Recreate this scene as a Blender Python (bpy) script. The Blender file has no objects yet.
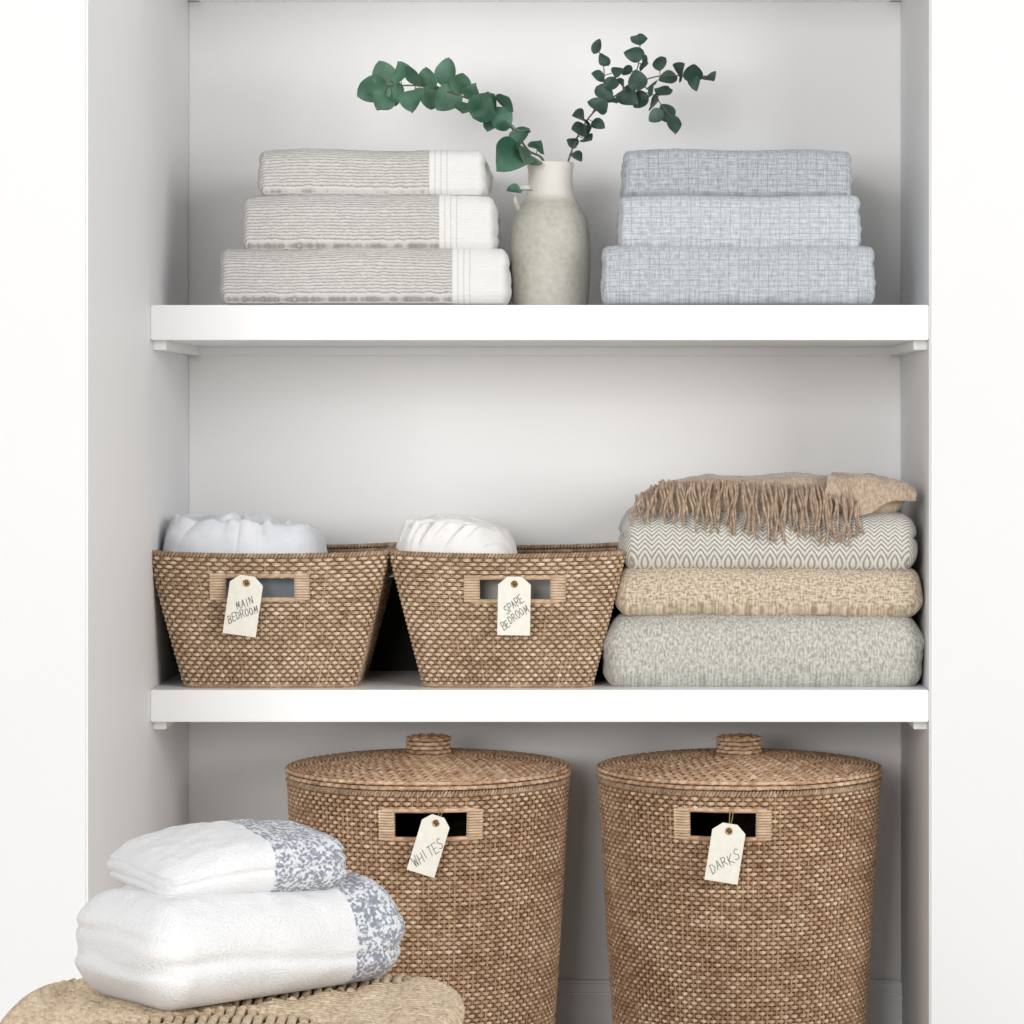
import bpy, math, random
import numpy as np
from mathutils import Vector, noise, Matrix
random.seed(7); rng=np.random.RandomState(5)
D=4.6; S=0.0015; VX=600.; VY=420.
CX=(VX-512)*S; CZ=0.897+(512-VY)*S
def W(px,py,Y):
    k=S*(D+Y)/D
    return np.array([CX+(px-VX)*k, Y, CZ-(py-VY)*k])
def K(Y): return S*(D+Y)/D
def col(r,g,b):
    f=lambda c:(c/255/12.92 if c/255<=0.04045 else ((c/255+0.055)/1.055)**2.4)
    return (f(r),f(g),f(b),1)
scene=bpy.context.scene
scene.view_settings.view_transform='Standard'
scene.view_settings.look='None'
# ---------------------------------------------------------------- nodes
class NT:
    def __init__(s,name,rough=0.85,sheen=0.0):
        s.m=bpy.data.materials.new(name); s.m.use_nodes=True
        s.t=s.m.node_tree; s.b=s.t.nodes['Principled BSDF']
        s.b.inputs['Roughness'].default_value=rough
        s.b.inputs['Specular IOR Level'].default_value=0.25
        if sheen: s.b.inputs['Sheen Weight'].default_value=sheen
    def set(s,sock,v):
        if isinstance(v,bpy.types.NodeSocket): s.t.links.new(v,sock)
        else: sock.default_value=v
    def n(s,ty,ins={},out=0,**props):
        nd=s.t.nodes.new(ty)
        for k,v in props.items(): setattr(nd,k,v)
        for k,v in ins.items(): s.set(nd.inputs[k],v)
        return nd.outputs[out]
    def math(s,op,a,b=0.0,c=0.0): return s.n('ShaderNodeMath',{0:a,1:b,2:c},operation=op)
    def obj(s): return s.n('ShaderNodeTexCoord',out=3)
    def attr(s,nm='wv'): return s.n('ShaderNodeAttribute',out=1,attribute_name=nm)
    def xyz(s,v):
        nd=s.t.nodes.new('ShaderNodeSeparateXYZ'); s.set(nd.inputs[0],v); return nd.outputs
    def comb(s,x,y,z): return s.n('ShaderNodeCombineXYZ',{0:x,1:y,2:z})
    def noise(s,v,scale,detail=3,rough=.5): return s.n('ShaderNodeTexNoise',{'Vector':v,'Scale':scale,'Detail':detail,'Roughness':rough})
    def mapping(s,v,sc): return s.n('ShaderNodeMapping',{'Vector':v,'Scale':sc})
    def ramp(s,f,stops):
        nd=s.t.nodes.new('ShaderNodeValToRGB'); s.set(nd.inputs[0],f)
        e=nd.color_ramp.elements
        while len(e)<len(stops): e.new(0.5)
        for i,(p,c) in enumerate(stops): e[i].position=p; e[i].color=c
        return nd.outputs[0]
    def mix(s,f,a,b,bt='MIX'):
        nd=s.t.nodes.new('ShaderNodeMix'); nd.data_type='RGBA'; nd.blend_type=bt
        s.set(nd.inputs[0],f); s.set(nd.inputs[6],a); s.set(nd.inputs[7],b); return nd.outputs[2]
    def color(s,c): s.set(s.b.inputs['Base Color'],c)
    def bump(s,h,st=.3,dist=.002):
        s.t.links.new(s.n('ShaderNodeBump',{'Height':h,'Strength':st,'Distance':dist}),s.b.inputs['Normal'])
def paint(name,c,rough=.6):
    m=NT(name,rough); o=m.obj()
    f=m.noise(o,2.0,3); m.color(m.ramp(f,[(.3,tuple(x*.985 for x in c[:3])+(1,)),(.7,c)]))
    m.bump(m.noise(o,260,2),.05,.0006); return m.m
M_wall=paint('white_wall_paint',col(236,236,237))
M_back=paint('back_wall_paint',col(250,249,248))
M_shelf=paint('shelf_gloss_paint',col(248,248,248),.4)
m=NT('pale_floorboards',.5); o=m.obj()
br=m.n('ShaderNodeTexBrick',{'Vector':o,'Color1':col(225,218,206),'Color2':col(215,206,192),'Mortar':col(160,148,130),'Scale':1.0,'Mortar Size':.003,'Brick Width':1.6,'Row Height':.14})
m.color(m.mix(.2,br,m.noise(m.mapping(o,(2,30,1)),2),'MULTIPLY')); M_floor=m.m
def rattan(name,dark,mid,light,bias=0.0):
    m=NT(name,.6); v=m.attr()
    f1=m.noise(m.mapping(v,(.45,1.3,1)),1.0,3,.65)
    f2=m.noise(m.mapping(v,(.06,.9,1)),1.0,2)
    f3=m.noise(m.obj(),14,2)
    f=m.math('ADD',m.math('MULTIPLY',f1,.6),m.math('ADD',m.math('MULTIPLY',f2,.25),m.math('MULTIPLY',f3,.15)))
    c=m.ramp(f,[(.36-bias,dark),(.5-bias,mid),(.62-bias,light)])
    m.color(c)
    m.bump(m.noise(m.mapping(v,(.6,14,1)),3.0,2),.5,.0008)
    return m.m
M_hamp=rattan('hamper_rattan',col(144,108,80),col(202,166,134),col(236,212,186))
M_bask=rattan('basket_rattan',col(156,126,98),col(212,184,154),col(242,222,198))
M_stake=rattan('rattan_stakes',col(104,78,56),col(150,120,92),col(190,160,130))
M_wrap=rattan('handle_rattan',col(184,150,120),col(216,188,158),col(234,212,188))
M_rim=rattan('rim_rattan',col(124,98,76),col(174,146,120),col(210,186,160))
m=NT('woven_core',.8); m.color(m.ramp(m.noise(m.obj(),90,2),[(.3,col(66,48,38)),(.7,col(104,80,62))])); M_core=m.m
# ---------------------------------------------------------------- mesh utils
def empty(name,loc):
    e=bpy.data.objects.new(name,None); e.location=loc; e.empty_display_size=.05
    scene.collection.objects.link(e); return e
class MB:
    def __init__(s): s.v=[];s.f=[];s.a=[];s.n=0;s.mi=[]
    def add(s,v,f,a=None,mi=0):
        v=np.asarray(v,float).reshape(-1,3)
        if a is None: a=np.zeros((len(v),3))
        s.v.append(v); s.a.append(np.asarray(a,float).reshape(-1,3))
        if isinstance(f,np.ndarray): f=(f+s.n).tolist()
        else: f=[[i+s.n for i in q] for q in f]
        s.f+=f; s.mi+=[mi]*len(f); s.n+=len(v)
    def build(s,name,mats,smooth=True,merge=0):
        v=np.concatenate(s.v); a=np.concatenate(s.a)
        me=bpy.data.meshes.new(name); me.from_pydata(v.tolist(),[],s.f)
        at=me.attributes.new('wv','FLOAT_VECTOR','POINT'); at.data.foreach_set('vector',a.ravel())
        if not isinstance(mats,(list,tuple)): mats=[mats]
        for mm in mats: me.materials.append(mm)
        me.polygons.foreach_set('material_index',s.mi)
        me.polygons.foreach_set('use_smooth',[smooth]*len(me.polygons))
        if merge:
            import bmesh
            bm=bmesh.new(); bm.from_mesh(me); bmesh.ops.remove_doubles(bm,verts=bm.verts,dist=merge)
            bmesh.ops.recalc_face_normals(bm,faces=bm.faces); bm.to_mesh(me); bm.free()
        me.update()
        ob=bpy.data.objects.new(name,me); scene.collection.objects.link(ob)
        return ob
def child(mb,name,mats,par,**k):
    ob=mb.build(name,mats,**k); ob.parent=par; return ob
def tube(mb,P,r,k=6,closed=False,uid=0,mi=0,flat=1.0):
    P=np.asarray(P,float); n=len(P); r=np.broadcast_to(np.asarray(r,float),(n,))
    T=(np.roll(P,-1,0)-np.roll(P,1,0)) if closed else np.gradient(P,axis=0)
    T/= np.linalg.norm(T,axis=1)[:,None]+1e-12
    ref=np.array([0,0,1.]) if abs(T[:,2]).mean()<.8 else np.array([0,1.,0])
    A=np.cross(T,ref); A/=np.linalg.norm(A,axis=1)[:,None]+1e-12
    B=np.cross(A,T)
    ang=np.arange(k)*2*np.pi/k
    V=P[:,None]+A[:,None]*(np.cos(ang)[None,:,None]*r[:,None,None])+B[:,None]*(np.sin(ang)[None,:,None]*r[:,None,None]*flat)
    L=np.concatenate([[0],np.cumsum(np.linalg.norm(np.diff(P,axis=0),axis=1))])*90
    at=np.zeros((n,k,3)); at[:,:,0]=L[:,None]; at[:,:,1]=uid+ang/6.28
    i=np.arange(n if closed else n-1)[:,None]; j=np.arange(k)[None]
    i2=(i+1)%n; j2=(j+1)%k
    F=np.stack([i*k+j,i2*k+j,i2*k+j2,i*k+j2],-1).reshape(-1,4)
    mb.add(V,F,at,mi)
    if not closed:
        base=mb.n-n*k
        mb.f+=[[base+q for q in range(k)][::-1],[base+(n-1)*k+q for q in range(k)]]; mb.mi+=[mi,mi]
def strand(mb,P,N,U,off,hh,ht,cell,row,mask=None,k=6,closed=True):
    n=len(P); ang=np.arange(k)*2*np.pi/k+.3
    V=P[:,None]+N[:,None]*((off[:,None]+ht*np.cos(ang)[None])[...,None])+U[:,None]*((hh*np.sin(ang))[None,:,None])
    at=np.zeros((n,k,3)); at[:,:,0]=cell[:,None]; at[:,:,1]=row*1.7+ang/14
    i=np.arange(n if closed else n-1)
    if mask is not None: i=i[mask[i] & mask[(i+1)%n]]
    i=i[:,None]; j=np.arange(k)[None]; i2=(i+1)%n; j2=(j+1)%k
    F=np.stack([i*k+j,i2*k+j,i2*k+j2,i*k+j2],-1).reshape(-1,4)
    mb.add(V,F,at)
def woff(n,row,amp):
    return amp*np.sin(np.arange(n)/4*np.pi+(row%2)*np.pi)
def box(name,x0,x1,y0,y1,z0,z1,mat,bev=.0015,parent=None):
    import bmesh
    me=bpy.data.meshes.new(name); bm=bmesh.new(); bmesh.ops.create_cube(bm,size=1)
    for v in bm.verts:
        v.co=Vector((v.co.x*(x1-x0),v.co.y*(y1-y0),v.co.z*(z1-z0)))
    bmesh.ops.bevel(bm,geom=bm.edges[:],offset=bev,segments=2,affect='EDGES')
    bm.to_mesh(me); bm.free(); me.materials.append(mat)
    ob=bpy.data.objects.new(name,me); ob.location=((x0+x1)/2,(y0+y1)/2,(z0+z1)/2)
    scene.collection.objects.link(ob)
    if parent: ob.parent=parent; ob.matrix_parent_inverse=Matrix.Translation(parent.location).inverted()
    return ob
def into(ob,par,nm):
    ob.name=nm; ob.parent=par; ob.matrix_parent_inverse=Matrix.Translation(par.location).inverted()
# ---------------------------------------------------------------- room
XL=(150-512)*S; XR=(929-512)*S; BD=.43
zs=lambda py: .897+(512-py)*S
box('floor',-3,3.2,-4.4,.6,-.1,0,M_floor)
box('wall_left',-2.6,XL,-.56,.6,0,2.7,M_wall,.003)
box('wall_right',XR,3,-.004,.6,0,2.7,M_wall,.003)
box('wall_back',XL,XR,BD,BD+.12,0,2.7,M_back)
box('ceiling',-2.6,3,-1.4,.6,2.7,2.8,M_wall)
Z2t=zs(690); Z2b=zs(722); Z1t=zs(305); Z1b=zs(340)
def shelf(z0,z1):
    e=empty('built_in_shelf',((XL+XR)/2,BD/2,(z0+z1)/2))
    box('board',XL,XR,0,BD,z0,z1,M_shelf,.0015,e)
    h=.014
    box('batten_left',XL,XL+.02,.03,BD,z0-h,z0,M_shelf,.001,e)
    box('batten_right',XR-.02,XR,.03,BD,z0-h,z0,M_shelf,.001,e)
    box('batten_back',XL,XR,BD-.012,BD,z0-h,z0,M_shelf,.001,e)
shelf(Z2b,Z2t); shelf(Z1b,Z1t); shelf(1.735,1.79)
box('baseboard_back',XL,XR,BD-.018,BD,0,.118,M_shelf,.004)
box('trim_1',XL,XR,BD-.026,BD,.085,.1,M_shelf,.004)
# ---------------------------------------------------------------- cloth slabs
def slab(name,c,h,r,mat,seed=0,amp=.003,bot=0,side_g=(),front_g=(),gamp=.004,n=(110,34,22),rot=0,edge=.0015,slump=0,shape=None):
    h=np.array(h);r=np.array(r)
    lin=lambda k:(lambda t:.55*np.sin(np.pi/2*t)+.45*t)(np.linspace(-1,1,k))
    mb=MB(); ax=[lin(n[0]),lin(n[1]),lin(n[2])]
    for a in range(3):
        b,cx=(a+1)%3,(a+2)%3
        for s_ in (-1,1):
            G1,G2=np.meshgrid(ax[b],ax[cx],indexing='ij')
            P=np.zeros(G1.shape+(3,)); P[...,a]=s_; P[...,b]=G1; P[...,cx]=G2
            P=P.reshape(-1,3)*h
            q=np.clip(P,-(h-r),h-r); d=(P-q)/r; ln=np.linalg.norm(d,axis=1)[:,None]; dn=d/np.maximum(ln,1e-9)
            V=q+r*dn
            V0=V.copy()
            hz=h[2]
            for i in range(len(V)):
                x,y,z=V[i]; w=(z/hz+1)/2
                nz=noise.noise(Vector((x*7+seed*3.1,y*7,seed)))
                n2=noise.noise(Vector((x*26+seed,y*26,z*26+seed*1.7)))
                n3=noise.noise(Vector((x*60+seed,y*60,z*60)))
                g=0
                for zg in side_g:
                    zz=zg*hz+.15*hz*noise.noise(Vector((y*12,seed,zg*5)))
                    g+=abs(dn[i,0])*math.exp(-((z-zz)/(.09*hz))**2)
                for zg in front_g:
                    zz=zg*hz+.25*hz*noise.noise(Vector((x*6,seed+3,zg*5)))
                    g+=abs(dn[i,1])*math.exp(-((z-zz)/(.10*hz))**2)
                wob=noise.noise(Vector((x*5,seed*2.3,z*9)))
                V[i,0]+= -dn[i,0]*(gamp*g)+dn[i,0]*(edge*2.5*noise.noise(Vector((seed,y*8,z*30))))
                V[i,1]+= -dn[i,1]*(gamp*g)+dn[i,1]*(edge*n2+amp*wob)
                V[i,2]+= amp*nz*max(w,bot)*1.6 + dn[i,2]*edge*.6*n3*w
                if slump: V[i,2]-= slump*hz*w*((abs(x)/h[0])**5)
                if shape:
                    dx,dy,dz=shape(x/h[0],y/h[1],z/hz); V[i]+= (dx,dy,dz)
            k1,k2=G1.shape; I,J=np.meshgrid(np.arange(k1-1),np.arange(k2-1),indexing='ij')
            F=np.stack([I*k2+J,(I+1)*k2+J,(I+1)*k2+J+1,I*k2+J+1],-1).reshape(-1,4)
            mb.add(V,F,V0)
    ob=mb.build(name,mat,merge=.00002); ob.location=c; ob.rotation_euler=(0,0,rot); return ob
def px_slab(name,x0,x1,y0,y1,Yf,dep,mat,rz=.9,rx=.014,ry=None,**kw):
    hz0=(y1-y0)*S/2
    Ym=Yf+hz0*.6
    a=W(x0,y1,Ym); b=W(x1,y0,Ym)
    h=((b[0]-a[0])/2,dep/2,(b[2]-a[2])/2)
    c=((a[0]+b[0])/2,Yf+dep/2,(a[2]+b[2])/2)
    return slab(name,c,h,(rx,(ry or h[2]*rz),h[2]*rz),mat,**kw)
def rib_mat(name,c0,c1,cb,thr):
    m=NT(name,.95,.2); o=m.attr(); x,y,z=m.xyz(o)
    s_=m.math('ADD',z,y)
    wig=m.noise(m.comb(m.math('MULTIPLY',x,80),m.math('MULTIPLY',s_,60),0.0),1.0,2)
    sw=m.math('ADD',s_,m.math('MULTIPLY',wig,.0045))
    rib=m.math('MULTIPLY',m.math('PINGPONG',sw,.0024),1/.0024)
    cr=m.noise(m.comb(m.math('MULTIPLY',x,180),m.math('MULTIPLY',s_,300),0.0),1.0,2,.5)
    f=m.math('ADD',m.math('MULTIPLY',rib,.65),m.math('MULTIPLY',cr,.4))
    base=m.ramp(f,[(.22,c0),(.55,c1)])
    band=m.math('GREATER_THAN',x,thr)
    dx=m.math('SUBTRACT',x,thr)
    inb=m.math('LESS_THAN',dx,.030)
    st=m.math('MULTIPLY',m.math('LESS_THAN',m.math('PINGPONG',dx,.0045),.0009),inb)
    fine=m.noise(m.comb(m.math('MULTIPLY',x,300),m.math('MULTIPLY',s_,300),0.0),1.0,2)
    bc=m.mix(m.math('MULTIPLY',st,.6),cb,col(195,193,192))
    m.color(m.mix(band,base,bc))
    m.bump(m.math('ADD',m.math('MULTIPLY',f,m.math('SUBTRACT',1.0,m.math('MULTIPLY',band,.7))),m.math('MULTIPLY',fine,.15)),.8,.003)
    return m.m
def grid_mat(name,c0,c1):
    m=NT(name,.95,.2); o=m.attr(); x,y,z=m.xyz(o); s_=m.math('ADD',z,y)
    f1=m.noise(m.comb(m.math('MULTIPLY',x,520),m.math('MULTIPLY',s_,70),0.0),1.0,2)
    f2=m.noise(m.comb(m.math('MULTIPLY',x,50),m.math('MULTIPLY',s_,520),3.0),1.0,2)
    f=m.math('MULTIPLY',m.math('ADD',f1,f2),.5)
    l1=m.math('LESS_THAN',m.math('PINGPONG',x,.0075),.0008)
    l2=m.math('LESS_THAN',m.math('PINGPONG',s_,.0040),.0006)
    c=m.ramp(f,[(.38,c0),(.58,c1)])
    m.color(m.mix(m.math('MULTIPLY',m.math('MAXIMUM',l1,l2),.36),c,tuple(q*.68 for q in c0[:3])+(1,)))
    m.bump(m.math('SUBTRACT',f,m.math('MULTIPLY',m.math('MAXIMUM',l1,l2),.4)),.6,.002); return m.m
cb=col(232,231,229)
tw=[(258,486,150,196,430),(242,496,194,251,440),(220,509,247,304.5,453)]
for i,(x0,x1,y0,y1,tx) in enumerate(tw):
    thr=(tx-(x0+x1)/2)*S*1.01
    px_slab('folded_bath_towel',x0,x1,y0,y1+(0.5 if i<2 else .3),.035+.004*(2-i),.30,rib_mat('ribbed_towel_%d'%i,col(164,159,155),col(220,217,214),cb,thr),
        rz=.55,rx=.013,seed=i+2,amp=.0030,side_g=(-.3,.3),gamp=.0022,bot=.5 if i<2 else 0,slump=.07)
tb=[(622,852,150,198),(618,861,195,250),(601,875,245,304.5)]
cc=[(col(150,157,163),col(192,197,201)),(col(172,179,186),col(210,215,220)),(col(164,170,176),col(202,207,211))]
for i,(x0,x1,y0,y1) in enumerate(tb):
    px_slab('folded_bath_towel',x0,x1,y0,y1+(0.5 if i<2 else .3),.035+.004*(2-i),.30,grid_mat('checked_towel_%d'%i,*cc[i]),
        rz=.5,rx=.010,seed=i+12,amp=.0034,side_g=(-.5,0,.5),front_g=(.35,) if i==1 else (),gamp=.0022,bot=.5 if i<2 else 0,slump=.07)
# ---------------------------------------------------------------- blankets
def wool(name,c0,c1,sc=220,st=.6,weave=False):
    m=NT(name,1.0,.3); o=m.attr(); x,y,z=m.xyz(o); s_=m.math('ADD',z,y)
    if weave:
        f=m.math('MULTIPLY',m.math('ADD',m.noise(m.comb(m.math('MULTIPLY',x,300),m.math('MULTIPLY',s_,130),0.0),1.0,2),
            m.noise(m.comb(m.math('MULTIPLY',x,110),m.math('MULTIPLY',s_,340),0.0),1.0,2)),.5)
    else: f=m.math('MULTIPLY',m.math('ADD',m.noise(o,sc,4,.7),m.noise(m.comb(m.math('MULTIPLY',x,300),m.math('MULTIPLY',s_,110),0.0),1.0,2)),.5)
    m.color(m.ramp(f,[(.40,c0),(.58,c1)])); m.bump(f,st,.004); return m.m
M_grey=wool('heather_grey_wool',col(160,159,150),col(214,212,204),230)
M_tan=wool('tan_woven_wool',col(168,148,122),col(226,211,190),200,.9,True)
M_throw=wool('camel_wool',col(166,144,124),col(196,178,158),260,.4)
m=NT('herringbone_wool',1.0,.3); o=m.attr(); x,y,z=m.xyz(o); s_=m.math('ADD',z,y)
t=m.math('ADD',m.math('PINGPONG',x,.0105),s_)
st=m.math('MULTIPLY',m.math('PINGPONG',t,.0036),1/.0036)
st=m.math('ADD',st,m.math('MULTIPLY',m.math('SUBTRACT',m.noise(o,300,2),.5),.7))
m.color(m.ramp(st,[(.25,col(160,157,149)),(.6,col(228,225,217))])); m.bump(st,.5,.003); M_herr=m.m
px_slab('grey_wool_blanket',602,925,612,690.2,.03,.33,M_grey,rz=.85,rx=.032,seed=31,amp=.007,side_g=(.1,),gamp=.005,edge=.004,slump=.12)
px_slab('tan_wool_blanket',615,923,566,617,.035,.31,M_tan,rz=.88,rx=.022,seed=33,amp=.005,bot=.9,side_g=(),gamp=.006,edge=.003,slump=.08)
px_slab('herringbone_blanket',620,918,511,571,.03,.31,M_herr,rz=.85,rx=.024,seed=36,amp=.007,bot=.9,side_g=(.2,),gamp=.006,edge=.003,slump=.08)
thr=empty('fringed_throw_blanket',tuple(W(775,515,.15)))
def shp(u,v,w): 
    return (0,0,-.020*((w+1)/2)*max(0,-u)**3 - .012*((w+1)/2)*max(0,u)**3+.002*math.sin(u*9)*((w+1)/2))
into(px_slab('t',640,905,477,516,.05,.26,M_throw,rz=.9,rx=.04,seed=41,amp=.006,bot=.6,edge=.004,shape=shp),thr,'folded_body')
def drape(x0,x1,Ytop,ztop,seed):
    mb=MB(); nu,nv=90,70; V=[]
    for i in range(nu):
        u=i/(nu-1)
        drop=.010+.042*math.exp(-((u-.38)/.30)**2)
        for j in range(nv):
            v=j/(nv-1); R=.018
            L=.11+drop; s=v*L
            if s<.11-R: y=Ytop-s; z=0
            elif s<.11-R+R*1.57:
                a=(s-(.11-R))/R; y=Ytop-(.11-R)-R*math.sin(a); z=-R*(1-math.cos(a))
            else:
                y=Ytop-.11-.1*(s-(.11-R+R*1.57)); z=-R-(s-(.11-R+R*1.57))
            ph=u*12-v*7+seed
            fold=math.sin(ph)+.45*math.sin(ph*1.9+1)+.25*math.sin(ph*3.7)
            amp=.0045*(.4+.6*v)
            y-=amp*fold*v; z+=amp*fold*(1-.7*v)
            z-=.026*max(0,(u-.3)/.7)**1.8*(1-.3*v)
            x=x0+(x1-x0)*u - .026*v*(1-u)
            V.append((x,y,ztop+z+.002*noise.noise(Vector((u*6,v*6,seed)))))
    V=np.array(V); I,J=np.meshgrid(np.arange(nu-1),np.arange(nv-1),indexing='ij')
    F=np.stack([I*nv+J,(I+1)*nv+J,(I+1)*nv+J+1,I*nv+J+1],-1).reshape(-1,4)
    mb.add(V,F,V); return mb
a=W(840,479,.06); b=W(914,479,.06)
mb=drape(a[0],b[0],.145,a[2]+.003,2.0)
ob=mb.build('d',M_throw); sm=ob.modifiers.new('s','SOLIDIFY'); sm.thickness=.004; into(ob,thr,'draped_fold')
mb=MB()
m=NT('camel_fringe',1.0,.2); m.color(m.ramp(m.noise(m.mapping(m.attr(),(1,1,1)),1.3,2),[(.3,col(136,110,88)),(.7,col(198,176,154))])); M_fr=m.m
nT=84
for i in range(nT):
    u=i/(nT-1); px=637+u*221+random.uniform(-1.8,1.8)
    py=483+16*max(0,(.12-u)/.12)+ (7*u*u)+random.uniform(-1.5,1.5)
    ln=(28+24*math.sin(min(1,u*1.5)*1.57)+random.uniform(-7,7))*S
    p0=W(px,py,.044+.004*math.sin(u*20)); sl=random.uniform(-.007,.013)-.006*(1-u)
    pts=[];rr=[]
    for q in range(10):
        t=q/9
        out=.024*math.sin(min(1,t*2.4)*1.57)
        pts.append(p0+np.array([sl*t+.0022*math.sin(t*8+i),-out-.003*math.sin(i*1.7)*t+.004*t,.004-ln*t*1.02]))
        rr.append(.0021*(1-.2*t)*(1+.25*math.sin(t*26+i)))
    tube(mb,pts,rr,6,uid=i*3.1)
ob=mb.build('f',M_fr); into(ob,thr,'fringe')
# ---------------------------------------------------------------- vase
m=NT('greige_stoneware_glaze',.55); o=m.obj(); z=m.xyz(o)[2]
sp=m.noise(o,110,4,.7); g=m.ramp(sp,[(.3,col(182,179,167)),(.55,col(196,193,182)),(.8,col(206,203,194))])
f=m.ramp(m.math('ADD',m.math('MULTIPLY',z,1.0),m.math('MULTIPLY',m.math('SUBTRACT',m.noise(o,12,2),.5),.012)),[(.166,col(0,0,0)),(.178,col(255,255,255))])
m.color(m.mix(f,g,col(226,222,215))); m.b.inputs['Specular IOR Level'].default_value=.35
m.bump(m.math('ADD',m.math('MULTIPLY',m.n('ShaderNodeTexWave',{'Vector':o,'Scale':34.,'Distortion':1.5},out=1,bands_direction='Z'),.5),sp),.25,.002); M_vase=m.m
YV=.17; kv=K(YV); vc=W(550.5,303,YV); vc[2]=Z1t
prof=[(0,303),(33,303),(36,301.5),(38,297),(39,285),(40,262),(40.2,240),(39.5,225),(37,213),(32,203),(26,195),(23,187),(22,176),(22,166),(23.5,160),(23.5,157),(21.5,156),(19.5,158),(18.5,166),(18.5,180),(22,195),(34,215),(36,250),(34,290),(0,296)]
mb=MB(); k=64; V=[]
for (r,py) in prof:
    for j in range(k):
        a=2*math.pi*j/k; V.append((r*kv*math.cos(a),r*kv*math.sin(a),(303-py)*kv))
I,J=np.meshgrid(np.arange(len(prof)-1),np.arange(k),indexing='ij')
F=np.stack([I*k+J,I*k+(J+1)%k,(I+1)*k+(J+1)%k,(I+1)*k+J],-1).reshape(-1,4)
mb.add(V,F)
P=[((x-550)*kv,-.010,(303-y)*kv) for x,y in ((533,184),(526,181),(519,182),(515,187),(514,193),(516,200),(521,206),(527,209))]
tube(mb,P,[.005,.0048,.0046,.0045,.0045,.0046,.005,.0055],10)
v=mb.build('ceramic_vase',M_vase,merge=1e-6); v.location=vc
sb=v.modifiers.new('s','SUBSURF'); sb.levels=1; sb.render_levels=2
# ---------------------------------------------------------------- eucalyptus
def leafmat(name,c0,c1):
    m=NT(name,.5); v=m.attr(); c=m.ramp(m.noise(m.mapping(v,(1,1,1)),1.5,2),[(.3,c0),(.7,c1)])
    m.color(c); m.b.inputs['Specular IOR Level'].default_value=.4
    return m.m
M_l1=leafmat('eucalyptus_leaf',col(50,92,72),col(106,144,120)); M_l2=leafmat('eucalyptus_leaf_dark',col(36,62,54),col(80,106,94))
M_stem=leafmat('eucalyptus_stem',col(92,76,58),col(110,104,78))
def leaf(mb,base,tip,width,uid,mi=0):
    base=np.array(base);tip=np.array(tip); d=tip-base; L=np.linalg.norm(d); d/=L
    nrm=np.array([random.uniform(-.5,.5),-1,random.uniform(-.3,.7)])+0; nrm-=d*nrm.dot(d); nrm/=np.linalg.norm(nrm)
    sd=np.cross(d,nrm); nt,ns=13,7; V=[];A=[]; cup=random.uniform(.1,.45); cv=random.uniform(-.25,.35); wv=random.uniform(.04,.12)
    for i in range(nt):
        t=i/(nt-1); w=width*max(0,math.sin(math.pi*min(1,t**.8)))**.7
        for j in range(ns):
            s=j/(ns-1)*2-1
            V.append(base+d*L*t+sd*w*s+nrm*(cup*w*s*s*1.0-cv*L*t*t+wv*width*math.sin(t*9+uid)*s)); A.append((uid*3.3+t*.6,uid+s*.2,0))
    I,J=np.meshgrid(np.arange(nt-1),np.arange(ns-1),indexing='ij')
    F=np.stack([I*ns+J,(I+1)*ns+J,(I+1)*ns+J+1,I*ns+J+1],-1).reshape(-1,4)
    mb.add(V,F,A,mi)
def branch(name,stems,leaves,mat,Y0,ls,ws):
    mb=MB(); allp=[]
    for (pts,r0,r1) in stems:
        P=np.array([W(p[0],p[1],p[2]) for p in pts]); n=len(P)
        Q=[]
        for i in range(n-1):
            p0=P[max(i-1,0)];p1=P[i];p2=P[i+1];p3=P[min(i+2,n-1)]
            for t in np.linspace(0,1,8,endpoint=False):
                Q.append(.5*((2*p1)+(-p0+p2)*t+(2*p0-5*p1+4*p2-p3)*t*t+(-p0+3*p1-3*p2+p3)*t**3))
        Q.append(P[-1]); Q=np.array(Q); allp.append(Q)
        tube(mb,Q,np.linspace(r0,r1,len(Q)),6,mi=1)
    A=np.concatenate(allp)
    for i,(x,y,ln,wd) in enumerate(leaves):
        Yl=Y0+random.uniform(-.03,.02); c=W(x,y,Yl)
        dd=np.linalg.norm((A-c)[:,[0,2]],axis=1); b=A[dd.argmin()]
        dirv=c-b; l=np.linalg.norm(dirv[[0,2]])
        if l<.004: dirv=np.array([random.uniform(-1,1),-.3,random.uniform(-.2,1)])
        dirv=dirv/np.linalg.norm(dirv)
        half=ln*ls*S/2; tip=c+dirv*half; base=c-dirv*half
        tube(mb,np.linspace(b,base,4),.0007,5,mi=1)
        leaf(mb,base,tip,wd*ws*S/2,i)
    ob=mb.build(name,[mat,M_stem]); return ob
L1=[(373,92,34,30),(384,74,26,24),(380,104,26,24),(400,72,24,22),(414,74,26,20),(412,98,30,26),(428,78,22,20),(432,98,26,24),(446,72,28,20),(447,98,28,26),(462,82,26,22),(472,94,24,22),(466,110,24,24),(484,106,30,28),(494,100,24,20),(508,100,28,22),(500,118,26,24),(492,124,20,18),(518,128,26,24),(512,156,46,38),(526,160,32,28),(538,146,28,18),(520,138,26,22),(395,92,24,22),(514,190,16,12)]
branch('eucalyptus_branch',[([(556,250,.17),(548,190,.165),(543,160,.155),(528,150,.15),(512,128,.14),(488,108,.13),(455,94,.125),(420,86,.12),(388,86,.12)],.0022,.0012)],L1,M_l1,.12,1.15,1.1)
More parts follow.
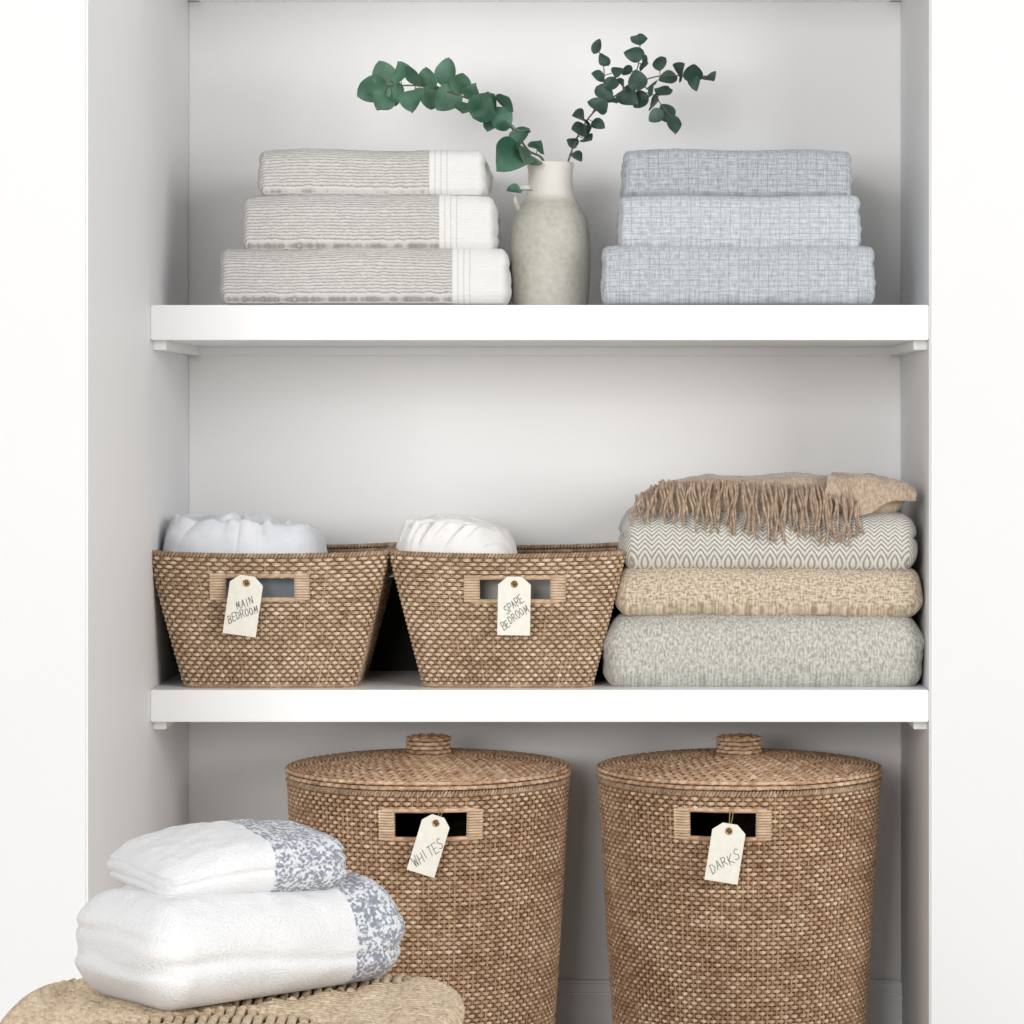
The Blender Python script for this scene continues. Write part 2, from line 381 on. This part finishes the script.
L2=[(597,46,16,8),(604,60,14,10),(598,76,18,10),(604,94,20,14),(612,84,16,12),(616,72,14,9),(639,41,20,14),(634,54,20,13),(647,64,20,14),(660,62,20,12),(637,80,20,16),(650,86,22,16),(628,96,22,18),(640,100,18,14),(655,104,20,16),(664,92,20,15),(666,112,20,14),(674,122,22,14),(656,116,16,12),(680,71,22,16),(693,72,22,16),(709,76,20,14),(694,82,16,10),(668,78,18,13),(582,116,22,14),(598,106,20,16),(590,126,18,14),(579,132,22,16),(598,124,18,10),(576,154,24,10),(588,140,18,12),(612,100,20,14),(622,84,16,12),(626,70,14,10),(572,142,16,9)]
branch('eucalyptus_branch',[([(546,255,.175),(560,190,.18),(570,156,.18),(578,136,.18),(592,114,.18),(612,98,.175),(635,84,.17),(660,76,.165),(690,76,.16),(706,76,.16)],.0018,.0009),
 ([(592,114,.18),(602,92,.18),(604,70,.18),(598,48,.18)],.0011,.0007),([(630,87,.17),(638,66,.165),(640,46,.16)],.0011,.0007),([(640,82,.17),(656,98,.16),(672,118,.155)],.0011,.0007)],L2,M_l2,.165,1.15,1.3)
# ---------------------------------------------------------------- woven goods
def circ_weave(mb,zs_,Rf,ncell,hh,ht,amp,hole=None,row0=0):
    n=ncell*4; th=np.arange(n)/n*2*np.pi
    N=np.stack([np.cos(th),np.sin(th),0*th],1); U=np.tile([0,0,1.],(n,1)); cell=np.arange(n)/4
    for i,z in enumerate(zs_):
        R=Rf(z); P=N*R; P[:,2]=z+.0003*np.sin(th*7+i)
        off=woff(n,i,amp)+rng.uniform(-.0003,.0003)
        mask=None
        if hole:
            ha,hw,z0,z1=hole
            if z0<z<z1:
                dd=(th-ha+np.pi)%(2*np.pi)-np.pi; mask=np.abs(dd)*R>hw
        strand(mb,P,N,U,off,hh,ht,cell+rng.uniform(0,50),i+row0,mask)
def ring_weave(mb,rs,zf,hh,ht,amp,cellw,row0=0):
    for i,r in enumerate(rs):
        nc=max(8,int(2*math.pi*r/cellw/2)*2); n=nc*4; th=np.arange(n)/n*2*np.pi
        R=np.stack([np.cos(th),np.sin(th),0*th],1); P=R*r; P[:,2]=zf(r)
        N=np.tile([0,0,1.],(n,1)); off=woff(n,i,amp)
        strand(mb,P,N,R,off,hh,ht,np.arange(n)/4+rng.uniform(0,50),i+row0)
def hamper(cx_px,holepx,holew_px):
    Yc=.203; X=CX+(cx_px-VX)*K(Yc); YF=-.012
    e=empty('wicker_laundry_hamper',(X,Yc,0))
    zt=.476; R0=.218
    Rf=lambda z: .187+.031*(max(z,0)/zt)**.85
    hx=CX+(holepx-VX)*K(YF)-X
    ha=-math.pi/2+math.asin(hx/R0); hw=holew_px/2*S; z0=W(0,838,YF)[2]; z1=W(0,812,YF)[2]
    NC=168
    mb=MB(); sp=.0066
    zz=np.arange(.005,zt,sp)
    circ_weave(mb,zz,Rf,NC,.0028,.0014,.0025,(ha,hw,z0,z1))
    child(mb,'woven_body',M_hamp,e)
    mb=MB()
    for c in range(NC):
        t=(c+.5)/NC*2*np.pi; dd=(t-ha+np.pi)%(2*np.pi)-np.pi
        spans=[(0.003,zt)] if abs(dd)*R0>hw else [(0.003,z0),(z1,zt)]
        for (za,zb) in spans:
            tube(mb,[(math.cos(t)*(Rf(z)+.0006),math.sin(t)*(Rf(z)+.0006),z) for z in np.linspace(za,zb,max(2,int((zb-za)/.04)))],.0018,6,uid=c*1.7)
    child(mb,'stakes',M_stake,e)
    mb=MB(); n=240; th=np.arange(n)/n*2*np.pi; zl=np.unique(np.concatenate([np.linspace(0,zt,40),[z0,z1]]))
    for inner in (0,1):
        V=np.stack([np.stack([np.cos(th)*(Rf(z)-.0032-.006*inner),np.sin(th)*(Rf(z)-.0032-.006*inner),th*0+z],1) for z in zl])
        I,J=np.meshgrid(np.arange(len(zl)-1),np.arange(n),indexing='ij'); I=I.ravel();J=J.ravel()
        zm=(zl[I]+zl[I+1])/2; dd=((th[J]+np.pi/n)-ha+np.pi)%(2*np.pi)-np.pi
        keep=~((zm>z0)&(zm<z1)&(np.abs(dd)*R0<hw)); I=I[keep];J=J[keep]
        mb.add(V,np.stack([I*n+J,I*n+(J+1)%n,(I+1)*n+(J+1)%n,(I+1)*n+J],-1))
    b=[(math.cos(t)*.183,math.sin(t)*.183,.004) for t in th]; mb.add(b,[list(range(n))])
    child(mb,'core_wall',M_core,e)
    mb=MB()
    for sgn in (-1,1):
        for z in np.arange(z0-.002,z1+.004,.0042):
            R=Rf(z)+.0042; a0=ha+sgn*(hw-.001)/R0; a1=ha+sgn*(hw+.020)/R0
            P=[(math.cos(t)*R,math.sin(t)*R,z) for t in np.linspace(a0,a1,6)]
            P=[(P[0][0]*.965,P[0][1]*.965,z)]+P
            tube(mb,P,.0021,6,uid=z*900)
    child(mb,'handle_wraps',M_wrap,e)
    mb=MB()
    for z in (z0-.002,z1+.002):
        R=Rf(z)+.001; P=[(math.cos(t)*R,math.sin(t)*R,z) for t in np.linspace(ha-hw/R0*1.25,ha+hw/R0*1.25,20)]
        tube(mb,P,.0036,8,uid=z*70)
    child(mb,'handle_edge',M_hamp,e)
    mb=MB(); tR=np.linspace(0,2*np.pi,2000,endpoint=False)
    for ph in (0,np.pi):
        h=tR*130+ph; P=np.stack([np.cos(tR)*(.2175+.0032*np.cos(h)),np.sin(tR)*(.2175+.0032*np.cos(h)),zt-.001+.0032*np.sin(h)],1); tube(mb,P,.0022,5,closed=True)
    child(mb,'braided_rim',M_rim,e)
    mb=MB()
    zl0=zt+.008
    zf=lambda r: zl0+.009+.018*(1-(r/.222)**2)
    ring_weave(mb,np.arange(.036,.219,.0064),zf,.0028,.0016,.0016,.0085)
    circ_weave(mb,[zl0,zl0+.0072],lambda z:.2205,176,.0032,.0020,.0016,row0=40)
    child(mb,'woven_lid',M_hamp,e)
    mb=MB(); rr=[0,.05,.1,.15,.19,.212,.2185,.2185,.212,0]; z_=[zf(r)-.001 for r in rr[:6]]+[zl0+.007,zl0-.003,zl0-.004,zl0-.004]
    n=96; th=np.arange(n)/n*2*np.pi
    V=np.stack([np.stack([np.cos(th)*r,np.sin(th)*r,0*th+z],1) for r,z in zip(rr,z_)])
    I,J=np.meshgrid(np.arange(len(rr)-1),np.arange(n),indexing='ij')
    mb.add(V,np.stack([I*n+J,I*n+(J+1)%n,(I+1)*n+(J+1)%n,(I+1)*n+J],-1).reshape(-1,4))
    kz=zf(.03)
    V=np.stack([np.stack([np.cos(th)*r,np.sin(th)*r,0*th+z],1) for r,z in ((.031,kz-.004),(.031,kz+.027),(.0,kz+.028))])
    I,J=np.meshgrid(np.arange(2),np.arange(n),indexing='ij')
    mb.add(V,np.stack([I*n+J,I*n+(J+1)%n,(I+1)*n+(J+1)%n,(I+1)*n+J],-1).reshape(-1,4))
    child(mb,'lid_core',M_core,e)
    mb=MB(); circ_weave(mb,kz+np.array([.000,.0065,.013,.0195,.026]),lambda z:.0325,26,.0031,.0018,.0018)
    ring_weave(mb,np.arange(.003,.032,.006),lambda r:kz+.0285,.0029,.0018,.0014,.008)
    child(mb,'lid_knob',M_hamp,e)
    return e,X,ha,R0
H1=hamper(428.5,431,78); H2=hamper(739,722,72)
def rr_params(a,b,r,n,shift=0.0):
    segs=[('s',0,2*(a-r)),('c',0,math.pi*r/2),('s',1,2*(b-r)),('c',1,math.pi*r/2),('s',2,2*(a-r)),('c',2,math.pi*r/2),('s',3,2*(b-r)),('c',3,math.pi*r/2)]
    tot=sum(s[2] for s in segs); out=[]
    for i in range(n):
        d=(i+shift)/n*tot
        for s in segs:
            if d<=s[2]: out.append((s[0],s[1],d/s[2])); break
            d-=s[2]
        else: out.append(('c',3,1.0))
    return out
def rr_eval(params,a,b,r):
    P=[];N=[]
    for ty,k,t in params:
        if ty=='s':
            if k==0: p=(-(a-r)+2*(a-r)*t,-b); n=(0,-1)
            elif k==1: p=(a,-(b-r)+2*(b-r)*t); n=(1,0)
            elif k==2: p=((a-r)-2*(a-r)*t,b); n=(0,1)
            else: p=(-a,(b-r)-2*(b-r)*t); n=(-1,0)
        else:
            cxy=[(a-r,-(b-r)),(a-r,b-r),(-(a-r),b-r),(-(a-r),-(b-r))][k]; an=-math.pi/2+k*math.pi/2+t*math.pi/2
            n=(math.cos(an),math.sin(an)); p=(cxy[0]+r*n[0],cxy[1]+r*n[1])
        P.append((p[0],p[1],0));N.append((n[0],n[1],0))
    return np.array(P),np.array(N)
YB=.178
def basket(cpx,hwt,hwb,hole):
    Yc=YB; X=CX+(cpx-VX)*K(.02); e=empty('wicker_storage_basket',(X,Yc,Z2t)); H=.205
    A=lambda t:hwb+(hwt-hwb)*t**.97; B=lambda t:.136+(.163-.136)*t; RC=.024
    nc=160; n=nc*4; pr=rr_params(A(.5),B(.5),RC,n)
    x0,x1,y0,y1=hole; k=K(.02)
    hx0=CX+(x0-VX)*k-X; hx1=CX+(x1-VX)*k-X; hz1=CZ-(y0-VY)*k-Z2t; hz0=CZ-(y1-VY)*k-Z2t
    dip=lambda P,t: .005*t*t*((P[:,0]/A(t))**2-1)
    mb=MB(); rows=np.arange(.006,H-.003,.0064)
    for i,z in enumerate(rows):
        t=z/H; P,N=rr_eval(pr,A(t),B(t),RC); P[:,2]=z+dip(P,t); U=np.tile([0,0,1.],(n,1))
        off=woff(n,i,.0024)
        mask=None
        if hz0<z<hz1: mask=~((P[:,0]>hx0)&(P[:,0]<hx1)&(P[:,1]<0))
        strand(mb,P,N,U,off,.0027,.0014,np.arange(n)/4+rng.uniform(0,60),i,mask)
    child(mb,'woven_body',M_bask,e)
    mb=MB(); prs=rr_params(A(.5),B(.5),RC,nc,.5); levels=np.linspace(.003,H-.002,9); SP=[]
    for z in levels:
        t=z/H; P,N=rr_eval(prs,A(t),B(t),RC); P+=N*.0006; P[:,2]=z+dip(P,t); SP.append(P)
    SP=np.array(SP)
    for c in range(nc):
        pth=SP[:,c]
        if pth[0,1]<0 and abs(pth[0,1])>B(0)-.002 and hx0<pth[6,0]<hx1:
            lo=[p for p in pth if p[2]<hz0]; hi=[p for p in pth if p[2]>hz1]
            for seg in (lo,hi):
                if len(seg)>=2: tube(mb,seg,.0017,6,uid=c*1.7)
        else: tube(mb,pth,.0017,6,uid=c*1.7)
    child(mb,'stakes',M_stake,e)
    mb=MB(); zl=np.unique(np.concatenate([np.linspace(0,H,26),[hz0,hz1]])) ; n2=nc*2; pr2=pr[::2]
    for inner in (0.0032,.009):
        V=[]
        for z in zl:
            t=z/H; P,N=rr_eval(pr2,A(t),B(t),RC); P-=N*inner; P[:,2]=z+dip(P,t); V.append(P)
        V=np.array(V); I,J=np.meshgrid(np.arange(len(zl)-1),np.arange(n2),indexing='ij');I=I.ravel();J=J.ravel()
        zm=(zl[I]+zl[I+1])/2; xm=(V[I,J,0]+V[I,(J+1)%n2,0])/2; ym=V[I,J,1]
        keep=~((zm>hz0)&(zm<hz1)&(xm>hx0)&(xm<hx1)&(ym<0)); I=I[keep];J=J[keep]
        mb.add(V,np.stack([I*n2+J,I*n2+(J+1)%n2,(I+1)*n2+(J+1)%n2,(I+1)*n2+J],-1))
    P,N=rr_eval(pr2,A(0),B(0),RC); P[:,2]=.002; mb.add(P,[list(range(n2))])
    child(mb,'core_wall',M_core,e)
    mb=MB()
    for i,z in enumerate(rows[-12:]):
        t=z/H; P,N=rr_eval(pr,A(t),B(t),RC); P-=N*.0095; P[:,2]=z+dip(P,t)
        off=woff(n,i,.0012); mask=None
        if hz0<z<hz1: mask=~((P[:,0]>hx0)&(P[:,0]<hx1)&(P[:,1]<0))
        strand(mb,P,N,np.tile([0,0,1.],(n,1)),off,.0030,.0016,np.arange(n)/4+rng.uniform(0,60),i,mask,k=5)
    child(mb,'woven_inside',M_rim,e)
    for nm,t,rad,zc in (('braided_rim',1.0,.0026,H-.0005),('braided_base',0.0,.0024,.003)):
        mb=MB(); m_=2400; pr3=rr_params(A(t),B(t),RC,m_); P,N=rr_eval(pr3,A(t),B(t),RC); P-=N*(.0038 if t else 0); P[:,2]=zc+dip(P,t)
        for ph in (0,np.pi):
            h=np.arange(m_)/m_*2*np.pi*125+ph
            Q=P+N*(rad*1.5*np.cos(h))[:,None]; Q[:,2]+=rad*np.sin(h)
            tube(mb,Q,.0023,5,closed=True)
        child(mb,nm,M_rim,e)
    mb=MB()
    for (ha,hb) in ((hx0-.021,hx0+.001),(hx1-.001,hx1+.021)):
        for z in np.arange(hz0-.001,hz1+.004,.0042):
            t=z/H; y=-B(t)-.0040; zz=z-.004*t*t
            xs=np.linspace(ha,hb,5); P=[(x,y,zz) for x in xs]
            if hb<=hx0+.002: P=P+[(hb,y+.010,zz)]
            else: P=[(ha,y+.010,zz)]+P
            tube(mb,P,.0021,6,uid=z*900)
    child(mb,'handle_wraps',M_wrap,e)
    mb=MB()
    for z in (hz0-.002,hz1+.002):
        t=z/H; tube(mb,[(x,-B(t)-.0005,z-.004*t*t) for x in np.linspace(hx0-.01,hx1+.01,12)],.0036,8)
    child(mb,'handle_edge',M_bask,e)
    return e,X,Yc
B1=basket(267,.181,.128,(224,296,575,597))[0]; B2=basket(507,.177,.126,(478,552,577,599))[0]
m=NT('gap_darkener_tone',.8); m.color(m.ramp(m.noise(m.obj(),30,2),[(.3,col(40,36,33)),(.7,col(54,49,45))])); M_dark=m.m  # dark tone for the added block, stands in for shade in the gaps
db=empty('added_gap_darkener',(-.19,.385,Z2t))  # added block, no known box; makes the gaps between the baskets dark
box('darkener_lower',-.535,.155,.350,.425,Z2t,Z2t+.150,M_dark,.003,db)
box('darkener_upper',-.538,.158,.347,.428,Z2t+.150,Z2t+.182,M_dark,.003,db)
def linen(name,cx,cy,hx,hy,zb,zr,zpeak,c0,c1,mode,seed,par):
    m=NT(name+'_cloth',.95,.2); o=m.obj(); m.color(m.ramp(m.noise(o,20,3),[(.3,c0),(.7,c1)]))
    m.bump(m.math('ADD',m.noise(o,45,2,.5),m.math('MULTIPLY',m.noise(o,500,2),.08)),.4,.005)
    mb=MB(); nu,nv=230,180; V=[]
    N_=noise.noise
    for i in range(nu):
        u=i/(nu-1)*2-1
        for j in range(nv):
            v=j/(nv-1)*2-1
            rr=(abs(u)**4+abs(v)**4)**(1/4)
            d=max(0,1-rr**3)
            x=u*hx; y=v*hy
            w1=N_(Vector((x*9+seed,y*9,seed))); w2=N_(Vector((x*9,y*9+seed,seed+9)))
            if mode==0:
                q=Vector((x*13+1.0*w1,y*11+1.0*w2,seed*2)); a_=abs(N_(q)); b_=abs(N_(q*1.9+Vector((5,1+w1*.5,0))))
                sm=lambda t:(t*t+.0012)**.5
                hgt=.56+.55*min(sm(a_),.42)+.38*min(sm(b_),.40)+.30*N_(Vector((x*10,y*6+seed,3)))-.10*u
            else:
                ph=(x*.62-y*.95)*85+w1*2.2; hgt=.58+.26*abs(math.sin(ph))**.7+.14*abs(math.sin(ph*2.3+w2*2))**.8+.12*abs(N_(Vector((x*40,y*20,1))))
                hgt*=1-.45*max(0,u)**1.2-.12*max(0,-u)**2
            z=zb+(zr-zb)*min(1,d*5)+(zpeak-zr)*hgt*min(1,d*2.2)**.7*1.05
            V.append((x,y,z-zb))
    V=np.array(V); I,J=np.meshgrid(np.arange(nu-1),np.arange(nv-1),indexing='ij')
    mb.add(V,np.stack([I*nv+J,(I+1)*nv+J,(I+1)*nv+J+1,I*nv+J+1],-1).reshape(-1,4),V)
    ob=mb.build(name,m.m); ob.location=(cx,cy,zb); into(ob,par,'crumpled_linen')
    return ob
k=K(.13)
x_=CX+(243-VX)*k; linen('crumpled_linen_a',x_,.17,.128,.135,Z2t+.168,Z2t+.192,CZ-(513-VY)*k,col(218,222,228),col(240,242,246),0,3.3,B1)
x_=CX+(456-VX)*k; linen('crumpled_linen_b',x_,.165,.097,.130,Z2t+.168,Z2t+.192,CZ-(519-VY)*k,col(234,232,228),col(247,246,244),1,8.1,B2)
def filler(cx,w,zt,c,par):
    m=NT('grey_linen',.95,.2); m.color(m.ramp(m.noise(m.obj(),30,3),[(.3,c),(.7,tuple(q*1.15 for q in c[:3])+(1,))]))
    into(slab('folded_linen',(cx,.175,Z2t+.012+zt/2),(w,.112,zt/2),(.02,.02,.02),m.m,seed=cx*9,amp=.004,n=(40,24,18)),par,'folded_linen')
filler(CX+(268-VX)*K(.1),.112,.166,col(160,166,174),B1); filler(CX+(508-VX)*K(.1),.110,.166,col(164,162,158),B2)
# ---------------------------------------------------------------- tags
FONT={'M':[[(0,0),(.1,1),(.5,.3),(.9,1),(1,0)]],'A':[[(0,0),(.5,1),(1,0)],[(.2,.4),(.8,.4)]],'I':[[(.5,0),(.5,1)]],'N':[[(0,0),(0,1),(1,0),(1,1)]],
'B':[[(0,0),(0,1),(.7,.95),(.8,.75),(.6,.55),(0,.5)],[(.6,.55),(.95,.35),(.8,.05),(0,0)]],'E':[[(.9,1),(0,1),(0,0),(.9,0)],[(0,.5),(.7,.5)]],
'D':[[(0,0),(0,1),(.6,.9),(1,.5),(.6,.08),(0,0)]],'R':[[(0,0),(0,1),(.7,.97),(.85,.75),(.6,.52),(0,.45)],[(.4,.48),(1,0)]],
'O':[[(.5,1),(.1,.8),(0,.4),(.3,.02),(.7,.05),(1,.45),(.85,.85),(.5,1)]],'S':[[(.95,.85),(.55,1),(.15,.8),(.3,.55),(.8,.42),(.85,.12),(.4,0),(0,.15)]],
'P':[[(0,0),(0,1),(.7,.97),(.9,.75),(.65,.5),(0,.45)]],'W':[[(0,1),(.25,0),(.5,.7),(.75,0),(1,1)]],'H':[[(0,0),(0,1)],[(1,0),(1,1)],[(0,.5),(1,.52)]],
'T':[[(0,1),(1,1)],[(.5,1),(.5,0)]],'K':[[(0,0),(0,1)],[(.9,1),(0,.45),(1,0)]]}
m=NT('cream_card',.8); m.color(m.ramp(m.noise(m.obj(),80,2),[(.3,col(236,233,220)),(.7,col(243,240,229))])); M_card=m.m
m=NT('pencil_ink',.7); m.color(m.ramp(m.noise(m.obj(),600,1),[(.3,col(60,62,66)),(.7,col(96,98,102))])); M_ink=m.m
m=NT('brass',.35); m.b.inputs['Metallic'].default_value=.9; m.color(m.ramp(m.noise(m.obj(),90,1),[(.3,col(170,130,60)),(.7,col(200,162,90))])); M_brass=m.m
m=NT('twine',.9); m.color(m.ramp(m.noise(m.obj(),500,1),[(.3,col(150,120,80)),(.7,col(190,160,115))])); M_twine=m.m
def tag(ex,ey,Y,ang,w,L,lines,tang,ch,tc,strpts):
    e=W(ex,ey,Y); ca,sa=math.cos(ang),math.sin(ang)
    def T(x,z,y=0): return (x*ca-z*sa, y, x*sa+z*ca)
    mb=MB(); tp=.011
    out=[(-w/2,-L+tp),(w/2,-L+tp),(w/2,tp-.012),(w*.22,tp),(-w*.22,tp),(-w/2,tp-.012)]
    V=[T(x,z,-.0006) for x,z in out]+[T(x,z,.0006) for x,z in out]; n=6
    mb.add(V,[list(range(n)),[n+i for i in range(n)][::-1]]+[[i,i+n,(i+1)%n+n,(i+1)%n] for i in range(n)],mi=0)
    P=[T(.0042*math.cos(t),.0042*math.sin(t),-.0012) for t in np.linspace(0,2*math.pi,20,endpoint=False)]
    tube(mb,P,.0014,6,closed=True,mi=2)
    mb.add([T(.0034*math.cos(t),.0034*math.sin(t),-.0009) for t in np.linspace(0,2*math.pi,16,endpoint=False)],[list(range(16))],mi=1)
    ct,st_=math.cos(tang),math.sin(tang)
    for li,(txt,lx,lz) in enumerate(lines):
        adv=ch*tc; x0=-adv*len(txt)/2
        for ci,cch in enumerate(txt):
            jz=random.uniform(-.10,.10)*ch; sc=random.uniform(.88,1.12); slant=random.uniform(.12,.3)
            for pl in FONT[cch]:
                Q=[]
                for (u,v) in pl:
                    gx=x0+ci*adv+(u*.74+v*slant)*adv*sc; gz=(v-.5)*ch*sc+jz; Q.append((lx+gx*ct-gz*st_,lz+gx*st_+gz*ct))
                for (p,q) in zip(Q[:-1],Q[1:]):
                    p=np.array(p);q=np.array(q); d=q-p; l=np.linalg.norm(d); d/=l; nn=np.array([-d[1],d[0]])*.00045; p=p-d*.0003; q=q+d*.0003
                    mb.add([T(*(p+nn),-.0009),T(*(q+nn),-.0009),T(*(q-nn),-.0009),T(*(p-nn),-.0009)],[[0,1,2,3]],mi=1)
    S_=[np.array(W(*p))-e for p in strpts]
    for sgn in (-1,1):
        P=[np.array([0,-.002,0])]+[p+np.array([sgn*.0022,0,0]) for p in S_]
        Q=[]
        for a_,b_ in zip(P[:-1],P[1:]): Q+= [a_+(b_-a_)*t for t in np.linspace(0,1,5,endpoint=False)]
        Q.append(P[-1]); tube(mb,Q,.0007,5,mi=3)
    ob=mb.build('paper_tag',[M_card,M_ink,M_brass,M_twine],smooth=False); ob.location=e
tag(246.5,583,.001,math.radians(-8),.050,.090,[('MAIN',.002,-.030),('BEDROOM',.001,-.047)],math.radians(28),.0115,.60,[(247,575,.004),(247,571,.012)])
tag(514.5,584,.001,math.radians(-1),.049,.088,[('SPARE',-.001,-.030),('BEDROOM',.001,-.050)],math.radians(38),.0115,.60,[(514,577,.004),(514,573,.012)])
tag(436,823,-.032,math.radians(-17),.043,.090,[('WHITES',.001,-.046)],math.radians(52),.0145,.62,[(440,815,-.024),(441,809,-.016)])
tag(729,831,-.032,math.radians(-9),.050,.088,[('DARKS',.001,-.046)],math.radians(38),.0145,.68,[(731,818,-.024),(732,808,-.016)])
# ---------------------------------------------------------------- stool
SX=-.235; SY=-1.51; SH=.45
st=empty('woven_rope_stool',(SX,SY,0))
m=NT('seagrass_cord',.85); v=m.attr(); f=m.noise(m.mapping(v,(1.2,1,1)),1.6,3,.6)
m.color(m.ramp(f,[(.3,col(172,148,120)),(.5,col(206,186,158)),(.7,col(226,210,188))]))
m.bump(m.noise(m.mapping(v,(5,2,1)),2.0,2),.6,.0015); M_cord=m.m
m=NT('dark_underweave',.9); m.color(m.ramp(m.noise(m.obj(),60,2),[(.3,col(70,56,42)),(.7,col(100,82,62))])); M_und=m.m
m=NT('oak_wood',.5); o=m.obj(); m.color(m.ramp(m.noise(m.mapping(o,(20,20,1.5)),4,3),[(.3,col(176,142,104)),(.7,col(206,176,138))])); M_oak=m.m
a_,b_=.224,.180
def outl(t,A_,B_): return A_*(max(0,1-abs(t/B_)**3.2))**(1/3.2)
mb=MB(); cd=.0050
def cord(ax,c,sgn,uid):
    A_,B_=(a_,b_) if ax==0 else (b_,a_)
    end=outl(c,A_,B_); start=max(0,A_*abs(c)/B_-.004)
    if end-start<.012: return
    pts=[]
    for q in np.linspace(0,1,12):
        s=start+(end-.014-start)*q
        z=-.005*(1-(s/A_)**2)+.0022*math.sin(s*130+uid*math.pi)
        pts.append((s,z))
    for an in np.linspace(.3,math.pi,8): pts.append((end-.014+.015*math.sin(an),-.014+.014*math.cos(an)))
    P=[]
    for s,z in pts:
        cc=c+.0008*math.sin(s*60+uid)
        x,y=(sgn*s,cc) if ax==0 else (cc,sgn*s)
        P.append((x,y,SH-cd+z))
    tube(mb,P,cd,7,uid=uid*2.3)
u=0
for c in np.arange(-b_+.008,b_,.0112):
    for s in (-1,1): cord(0,c,s,u); u+=1
for c in np.arange(-a_+.008,a_,.0112):
    for s in (-1,1): cord(1,c,s,u); u+=1
child(mb,'woven_seat',M_cord,st)
mb=MB(); th=np.linspace(0,2*np.pi,72,endpoint=False)
def se(t,A_,B_): 
    c,s=math.cos(t),math.sin(t); return (A_*math.copysign(abs(c)**(2/3.2),c),B_*math.copysign(abs(s)**(2/3.2),s))
mb.add([(*se(t,a_-.014,b_-.014),SH-.014) for t in th]+[(*se(t,a_-.014,b_-.014),SH-.024) for t in th],[list(range(72)),[72+i for i in range(72)][::-1]]+[[i,(i+1)%72,(i+1)%72+72,i+72] for i in range(72)])
child(mb,'under_weave',M_und,st)
mb=MB()
tube(mb,[(*se(t,a_-.016,b_-.016),SH-.024) for t in th],.0105,10,closed=True)
for sx in (-1,1):
    for sy in (-1,1):
        tube(mb,[(sx*(a_-.05+.02*(1-t)),sy*(b_-.045+.02*(1-t)),t*(SH-.022)) for t in np.linspace(0,1,8)],np.linspace(.013,.018,8),14)
for sy in (-1,1): tube(mb,[(x,sy*(b_-.035),.15) for x in np.linspace(-a_+.04,a_-.04,6)],.009,10)
for sx in (-1,1): tube(mb,[(sx*(a_-.04),y,.2) for y in np.linspace(-b_+.035,b_-.035,6)],.009,10)
child(mb,'wooden_frame',M_oak,st)
def floral(name,thr_):
    m=NT(name,.95,.2); o=m.attr(); x,y,z=m.xyz(o)
    n1=m.noise(o,230,2,.6); n2=m.noise(o,60,2)
    v1=m.n('ShaderNodeTexVoronoi',{'Vector':o,'Scale':210.},out=0)
    f=m.math('ADD',m.math('MULTIPLY',n1,.75),m.math('ADD',m.math('MULTIPLY',v1,.28),m.math('MULTIPLY',n2,.30)))
    pat=m.ramp(f,[(.58,col(142,147,160)),(.66,col(172,177,187)),(.71,col(230,231,234))])
    band=m.math('GREATER_THAN',x,thr_)
    m.color(m.mix(band,col(240,240,241),pat)); m.bump(m.noise(o,330,3,.7),.8,.004); return m.m
th_=math.radians(42)
def shpA(u,v,w): return (0,0,-.012*((w+1)/2)*v*v)
def shpB(u,v,w): return (0,0,(-.026*max(0,-u-.1)**1.5)*((w+1)/2)-.008*((w+1)/2)*v*v)
slab('folded_floral_towel',(-.240,-1.43,SH+.052),(.158,.100,.054),(.036,.050,.048),floral('floral_terry_a',.080),seed=51,amp=.007,front_g=(-.15,),side_g=(-.2,.4),gamp=.005,rot=th_,edge=.004,n=(90,60,30),shape=shpA)
slab('folded_floral_towel',(-.256,-1.415,SH+.132),(.108,.092,.031),(.030,.030,.029),floral('floral_terry_b',.014),seed=57,amp=.006,bot=.5,front_g=(0,),side_g=(-.2,.4),gamp=.004,rot=th_-.2,edge=.004,n=(70,60,26),shape=shpB)
# ---------------------------------------------------------------- lights, camera
w=bpy.data.worlds.new('soft_daylight'); scene.world=w; w.use_nodes=True
bg=w.node_tree.nodes['Background']; bg.inputs[0].default_value=(.99,.995,1,1); bg.inputs[1].default_value=.34
def area(name,loc,tgt,sx,sy,en,c=(1,1,1)):
    l=bpy.data.lights.new(name,'AREA'); l.shape='RECTANGLE'; l.size=sx; l.size_y=sy; l.energy=en; l.color=c
    o=bpy.data.objects.new(name,l); o.location=loc; o.rotation_euler=(Vector(tgt)-Vector(loc)).to_track_quat('-Z','Y').to_euler(); scene.collection.objects.link(o)
area('added_side_light',(3.4,-3.9,1.8),(0,0,.9),2.4,2.0,112)  # added side light out of view, brightens the left alcove wall
area('room_light',(-1.4,-5.2,1.7),(0,0,.8),2.0,1.6,118)
cam=bpy.data.cameras.new('camera'); co=bpy.data.objects.new('camera',cam); scene.collection.objects.link(co)
co.location=(CX,-D,CZ); co.rotation_euler=(math.pi/2,0,0)
cam.sensor_width=36; cam.lens=36*D/(1024*S); cam.shift_x=-(VX-512)/1024; cam.shift_y=-(512-VY)/1024
cam.clip_start=.05
scene.camera=co
